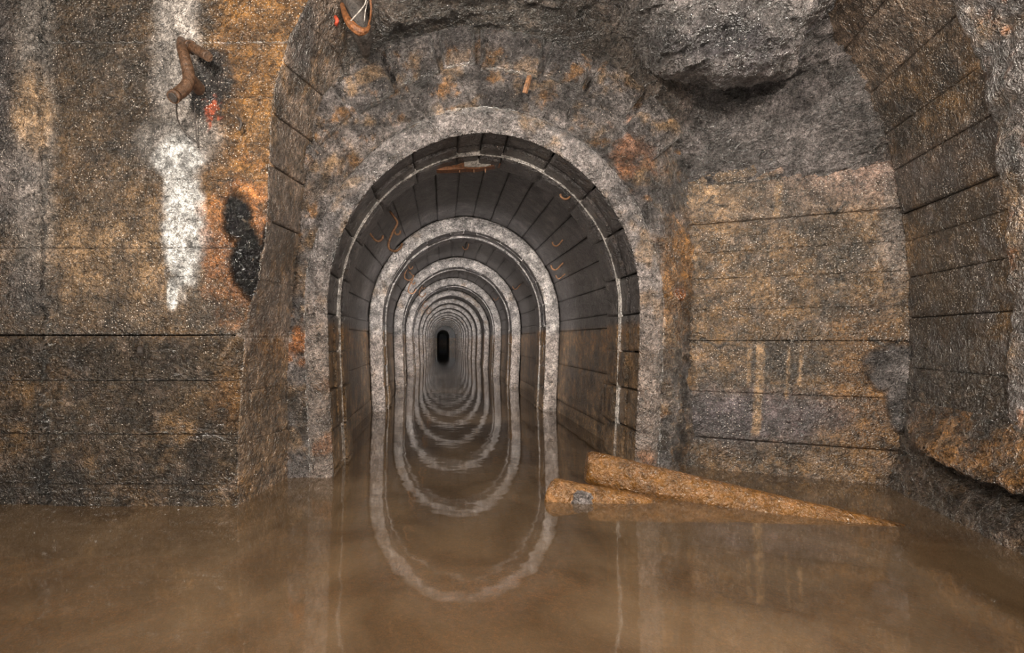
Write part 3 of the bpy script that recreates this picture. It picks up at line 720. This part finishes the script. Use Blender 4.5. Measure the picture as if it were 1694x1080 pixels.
# ---- logs
def log(name, p0, p1, r0, r1, label, n=40, m=70, facet=.0, seed=0., endtilt=0.0):
    p0, p1 = np.array(p0), np.array(p1); d = (p1-p0)/np.linalg.norm(p1-p0)
    x = np.cross(d, (0, 0, 1)); x /= np.linalg.norm(x); y = np.cross(x, d)
    L_ = np.linalg.norm(p1-p0)
    t = np.linspace(0, 1, m); th = np.linspace(0, 2*PI, n, endpoint=False)
    T, TH = np.meshgrid(t, th, indexing='ij')
    sh = endtilt*np.cos(TH)*(1-T)**6
    ax = p0+d*(T*L_+sh)[..., None]
    R_ = (r0+(r1-r0)*T)
    dirv = x*np.cos(TH)[..., None]+y*np.sin(TH)[..., None]
    fl_ = 1-facet*(1-np.cos((TH*3) % (2*PI/1)-PI))*.5
    P = ax+dirv*(R_*fl_)[..., None]
    R2 = R_*fl_*(1+.10*fbm(P, 5, 4, .5, seed)+.05*ridge(np.stack([T*L_*2, np.cos(TH)*.5, np.sin(TH)*.5], -1), 5, 3, seed))
    R2 = R2*(1-.12*np.clip(1-T*L_/.02, 0, 1)**2)
    P = ax+dirv*R2[..., None]
    V = P.reshape(-1, 3); nf = []
    idx = np.arange(m*n).reshape(m, n)
    q = np.stack([idx[:-1], np.roll(idx, -1, 1)[:-1], np.roll(idx, -1, 1)[1:], idx[1:]], -1).reshape(-1, 4)
    # end grain: shrink rings to the centre
    caps = []; Vl = [V]; base_i = m*n
    for end, ring in ((0, idx[0]), (1, idx[-1])):
        prev = ring; c = V[ring].mean(0)
        for f_ in (.8, .5, .2, .02):
            nv = c+(V[ring]-c)*f_+ (d if end else -d)*(.004*(fbm(V[ring], 20, 3)+.5)*(1-f_))[:, None]; Vl.append(nv)
            cur = base_i+np.arange(n); base_i += n
            qq = np.stack([np.roll(prev, -1), prev, cur, np.roll(cur, -1)], -1); caps.append(qq if end == 0 else qq[:, ::-1]); prev = cur
    V = np.vstack(Vl); Q = np.vstack([q]+caps)
    nz = fbm(V, 7, 5, .6, seed)
    c = mixc(base(V, np.array((.27, .118, .022))), np.array((.12, .055, .013)), ss(-.1, .4, nz)); c = mixc(c, np.array((.33, .15, .05)), ss(.0, .35, fbm(V, 18, 4, .6, seed))*.6)
    return V, Q, c
V, Q, c = log('fallen_log', (.83, 2.80, .105), (2.22, 2.13, -.105), .094, .084, '', facet=.06, seed=3., endtilt=.02)
o = build('fallen_log', V, Q, None, M_WOOD, True, c, np.tile((.26, .03, 1.3), (len(V), 1)))
tag(o, 'long orange-brown log sloping down into the water to the right, upper of two', 'log', 'mud-coated logs in the water')
V, Q, c = log('fallen_log', (.575, 2.58, .010), (1.40, 2.50, -.12), .088, .08, '', facet=.0, seed=9., endtilt=-.04)
lg2 = build('fallen_log', V, Q, None, M_WOOD, True, c, np.tile((.26, .03, 1.3), (len(V), 1)))
tag(lg2, 'short half-sunken log in front of and below the long log', 'log', 'mud-coated logs in the water')
# grey stone chip beside the short log
def rock(name, c, s, seed, mat, colr, parent=None, sub=20):
    u = np.linspace(0, PI, sub); v = np.linspace(0, 2*PI, sub*2+1)[:-1]
    U, Vv = np.meshgrid(u, v, indexing='ij'); D = np.stack([np.sin(U)*np.cos(Vv), np.sin(U)*np.sin(Vv), np.cos(U)], -1)
    q = np.abs(D).max(-1)**.5
    P = D/q[..., None]*(1+.5*fbm(D, 1.6, 4, .55, seed)[..., None]); P = P*s+c
    idx = np.arange(P.shape[0]*P.shape[1]).reshape(P.shape[:2]); 
    Q = np.stack([idx[:-1], idx[1:], np.roll(idx, -1, 1)[1:], np.roll(idx, -1, 1)[:-1]], -1).reshape(-1, 4)
    V = P.reshape(-1, 3); me = bpy.data.meshes.new(name)
    return build(name, V, Q, parent, mat, False, base(V, colr), np.tile((.22, .1, 1.), (len(V), 1)))
X, Y, Z = W(962, 826, 2.50)
o = rock('stone', (X, Y, .0), (.052, .035, .05), 4., M_ROCK, GREY*1.3); o.rotation_euler = (0, 0, 0); tag(o, 'small wet grey stone at the waterline against the short log', 'stone')

# ---- cable hooks in the tunnel
def wallpt(a, y, inset=0.0, r=RO+.02):
    X, Z = arch(a, r-inset); return np.array((float(X), y, float(Z)))
def jhook(a, y, s=1.0, double=True, label='', small=False):
    """rusty wire hook: shank from the lining, down to an upturned bend"""
    e = wallpt(a, y, -.02); nrm = (wallpt(a, y, .1)-wallpt(a, y, 0))/.1
    e = e; t = empty('cable_hook', tuple(e)); tag(t, label, 'hook', 'rusty hooks on the tunnel lining')
    side = np.array((math.copysign(1, -math.sin(a)), 0, 0)); dn = np.array((0, 0, -1.))
    o0 = e+nrm*.0
    if small:
        pts = [o0, o0+nrm*.05*s+dn*.01, o0+nrm*.07*s+dn*.035*s+side*.01, o0+nrm*.07*s+dn*.055*s+side*.05*s, o0+nrm*.07*s+dn*.03*s+side*.085*s, o0+nrm*.07*s+side*.09*s]
        tube_obj('wire', pts, .0105*s, M_HOOK, t, 7)
    else:
        p = o0+nrm*.08*s
        pts = [o0, p, p+side*.03*s+dn*.06*s, p-side*.01*s+dn*.14*s, p-side*.05*s+dn*.24*s, p-side*.045*s+dn*.30*s, p+side*.01*s+dn*.325*s, p+side*.06*s+dn*.29*s, p+side*.075*s+dn*.25*s]
        tube_obj('wire', pts, .0115*s, M_HOOK, t, 7)
        if double:
            b = p-side*.0*s+dn*.13*s
            tube_obj('barb', [b, b+side*.02*s+dn*.035*s, b+side*.05*s+dn*.03*s, b+side*.06*s], .010*s, M_HOOK, t, 7)
    return t
jhook(-.70, 4.35, .95, True, 'double rusty wire hook on the lining left, just behind the nearest rib')
jhook(-.93, 4.25, .95, False, 'small upturned rusty hook left below the nearest double hook', True)
jhook(-.72, RIB[1]+.75, .95, True, 'rusty double hook left, just behind the second rib')
jhook(-.78, RIB[1]+2.1, .95, True, 'rusty double hook left, in front of the third rib')
jhook(-.66, RIB[2]+.9, .95, True, 'rusty double hook left, just behind the third rib')
jhook(-.72, RIB[3]+.9, .95, True, 'rusty double hook left, just behind the fourth rib')
jhook(-.70, RIB[4]+.9, .95, True, 'rusty double hook left, just behind the fifth rib')
# right side
def rib_hook():
    X, Y, Z = W(945, 318, D1+.40)
    t = empty('cable_hook', (X, Y, Z)); tag(t, 'bent rusty hook on the underside of the nearest rib, upper right', 'hook', 'rusty hooks on the tunnel lining')
    f = lambda px, py, y: np.array(W(px, py, y))
    tube_obj('wire', [f(948, 316, 3.36), f(945, 322, 3.33), f(940, 328, 3.31), f(933, 329, 3.30), f(928, 325, 3.30), f(927, 321, 3.30)], .0075, M_HOOK, t, 7)
rib_hook()
jhook(.92, 4.6, .8, False, 'small rusty hook right of the crown between the first two ribs', True)
jhook(1.08, 5.0, .9, False, 'small rusty hook close before the second rib, right side', True)
jhook(1.17, 5.1, .7, False, 'short rusty hook end lower on the right lining before the second rib', True)
jhook(.86, RIB[1]+.2, .8, False, 'little rusty hook on the second rib, upper right', True)
jhook(1.02, RIB[1]+1.9, .9, False, 'little rusty hook right before the third rib', True)
jhook(.80, RIB[2]+.2, .8, False, 'little rusty hook on the third rib, upper right', True)
jhook(.98, RIB[2]+1.7, .9, False, 'little rusty hook right before the fourth rib', True)
jhook(.85, RIB[3]+.2, .9, False, 'little rusty hook on the fourth rib, upper right', True)
jhook(.12, RIB[1]+1.6, .9, False, 'little pale wire end hanging at the crown behind the second rib', True)

# ---- rusty iron at the crown of the first rib
t = empty('rusty_strip', W(780, 275, 3.45)); tag(t, 'rusty iron strip with drips hanging below the crown of the nearest rib', 'iron strip')
def strip(pts_top, pts_bot, y, th, name, mat, parent):
    V = []; n = len(pts_top)
    for yy in (y, y+th):
        for p in pts_top: V.append(W(p[0], p[1], y)[:1]+(yy,)+W(p[0], p[1], y)[2:])
        for p in pts_bot: V.append(W(p[0], p[1], y)[:1]+(yy,)+W(p[0], p[1], y)[2:])
    Fs = []
    for i in range(n-1):
        Fs += [(i, n+i, n+i+1, i+1), (2*n+i, 2*n+i+1, 3*n+i+1, 3*n+i), (i, i+1, 2*n+i+1, 2*n+i), (n+i, 3*n+i, 3*n+i+1, n+i+1)]
    Fs += [(0, 2*n, 3*n, n), (n-1, 2*n-1, 4*n-1, 3*n-1)]
    me = bpy.data.meshes.new(name); me.from_pydata(V, [], Fs); return obj(name, me, parent, mat)
strip([(722, 279), (740, 275), (757, 272), (768, 268), (790, 271), (808, 272), (828, 270)], [(722, 281), (740, 281), (757, 280), (775, 279), (790, 279), (808, 276), (828, 272)], 3.42, .07, 'iron_strip', M_BRK, t)
strip([(768, 268), (776, 263), (790, 262), (804, 266), (812, 271)], [(768, 275), (776, 276), (790, 276), (804, 275), (812, 273)], 3.41, .06, 'mortar_lump', M_PALEW, t)
for dx in (760, 784, 803):
    p = np.array(W(dx, 279, 3.44)); tube_obj('drip', [p, p-[0, 0, .02], p-[0, 0, .032]], .005, M_HOOK, t, 6, rr=[.006, .004, .001])

# ---- pipes and wires on the left wall
t = empty('rusty_pipe', W(310, 130, 2.40)); tag(t, 'bent rusty pipe hanging down the left wall above the white streak', 'pipe')
f = lambda px, py, y: np.array(W(px, py, y))
tube_obj('pipe', [f(300, 68, 2.42), f(301, 80, 2.36), f(307, 100, 2.33), f(312, 122, 2.32), f(311, 138, 2.30), f(301, 150, 2.27), f(287, 160, 2.23)], .026, M_PIPE, t, 16, rr=[.022, .024, .027, .028, .028, .028, .027])
tube_obj('pipe_lip', [f(291, 157.5, 2.243), f(286, 161, 2.225)], .0295, M_PIPE, t, 16, sub=1)
tube_obj('pipe_bore', [f(287, 160.4, 2.226), f(285, 161.6, 2.221)], .021, M_WIRE, t, 16, sub=1)
t = empty('pipe_stub', W(335, 88, 2.40)); tag(t, 'short dark rusty pipe stub lying sideways right of the bent pipe top', 'pipe')
tube_obj('pipe', [f(312, 76, 2.40), f(328, 84, 2.36), f(345, 94, 2.32)], .026, M_PIPE, t, 14, rr=[.024, .024, .022])
tube_obj('pipe_collar', [f(313, 77, 2.395), f(317, 79, 2.385)], .032, M_PIPE, t, 14, sub=1)
t = empty('pipe_stub', W(330, 147, 2.42)); tag(t, 'open end of a small rusty pipe poking from the black stain', 'pipe')
def ringpipe(c, r, r2, ln, parent):
    V = []; n = 16
    for (rr_, yy) in ((r, 0), (r, -ln), (r2, -ln), (r2, -.01)):
        for j in range(n):
            a_ = 2*PI*j/n; V.append((c[0]+rr_*math.cos(a_), c[1]+yy, c[2]+rr_*math.sin(a_)*1.2))
    Fs = [(i*n+j, i*n+(j+1) % n, (i+1)*n+(j+1) % n, (i+1)*n+j) for i in range(3) for j in range(n)]+[tuple(3*n+j for j in range(n))]
    me = bpy.data.meshes.new('pipe'); me.from_pydata(V, [], Fs); return obj('pipe', me, parent, M_PIPE)
ringpipe(f(330, 147, 2.42), .028, .017, .10, t)
t = empty('hanging_wire', W(300, 210, 2.40)); tag(t, 'two thin dark wires hanging from the pipes over the white streak', 'wire')
tube_obj('wire', [f(293, 168, 2.26), f(292, 185, 2.30), f(297, 205, 2.36), f(310, 222, 2.40), f(328, 236, 2.42)], .0032, M_WIRE, t, 6)
tube_obj('wire', [f(322, 168, 2.38), f(323, 200, 2.39), f(325, 225, 2.40), f(328, 245, 2.42)], .003, M_WIRE, t, 6)
t = empty('rusty_nail', W(396, 205, 2.42)); tag(t, 'short bent nail in the orange wall right of the pipes', 'nail')
tube_obj('nail', [f(394, 196, 2.43), f(399, 203, 2.39), f(396, 216, 2.40)], .006, M_WIRE, t, 6)
t = empty('iron_stud', W(232, 582, 2.42)); tag(t, 'small dark iron stud low on the left wall', 'stud')
tube_obj('stud', [f(232, 576, 2.45), f(232, 580, 2.40), f(232, 586, 2.38)], .014, M_WIRE, t, 8)

# ---- rusty bracket under the roof, upper left of the arch
t = empty('rusty_bracket', W(590, 30, 2.5)); tag(t, 'curved orange rusted bracket with wires under the roof left of the arch', 'bracket')
tube_obj('curved_arm', [f(566, 8, 2.55), f(572, 26, 2.45), f(582, 42, 2.42), f(595, 52, 2.42), f(606, 50, 2.44), f(611, 43, 2.47)], .02, M_BRK, t, 8, rr=[.012, .017, .022, .022, .013, .007], smooth=False, sub=3)
tube_obj('wire', [f(575, 40, 2.42), f(590, 24, 2.38), f(603, 8, 2.38), f(607, -6, 2.4)], .0035, M_PALEW, t, 6)
tube_obj('wire', [f(603, 36, 2.42), f(604, 20, 2.40), f(608, 2, 2.4)], .003, M_PALEW, t, 6)
tube_obj('bolt', [f(555, 28, 2.5), f(558, 34, 2.46), f(556, 41, 2.48)], .010, M_REDP, t, 8)
tube_obj('backplate', [f(572, -30, 2.62), f(588, 20, 2.60), f(600, 60, 2.66), f(606, 92, 2.76)], .05, M_WIRE, t, 10, rr=[.05, .06, .05, .02])
tube_obj('stay', [f(612, -10, 2.45), f(614, 20, 2.47), f(609, 45, 2.47)], .006, M_BRK, t, 6)

# ---- odds and ends on the right
o = rock('rust_lump', f(1119, 487, 3.0), (.045, .03, .04), 7., M_RUST, RUST*.45); tag(o, 'round orange rust lump right of the tunnel mouth', 'rust lump')
t = empty('pipe_stub', W(1462, 12, 2.4)); tag(t, 'stubby rusty pipe end sticking out of the vault at the top right', 'pipe')
tube_obj('pipe', [f(1470, -14, 2.60), f(1464, 2, 2.5), f(1457, 18, 2.42)], .03, M_PIPE, t, 10, sub=2)
t = empty('wooden_peg', W(873, 140, 2.88)); tag(t, 'short wooden peg wedged between blocks over the arch', 'peg')
V, Fs = tube([f(868, 154, 2.88), f(872, 140, 2.865), f(876, 127, 2.88)], .016, 4); me = bpy.data.meshes.new('peg'); me.from_pydata(V, [], Fs); obj('peg', me, t, M_HOOK)
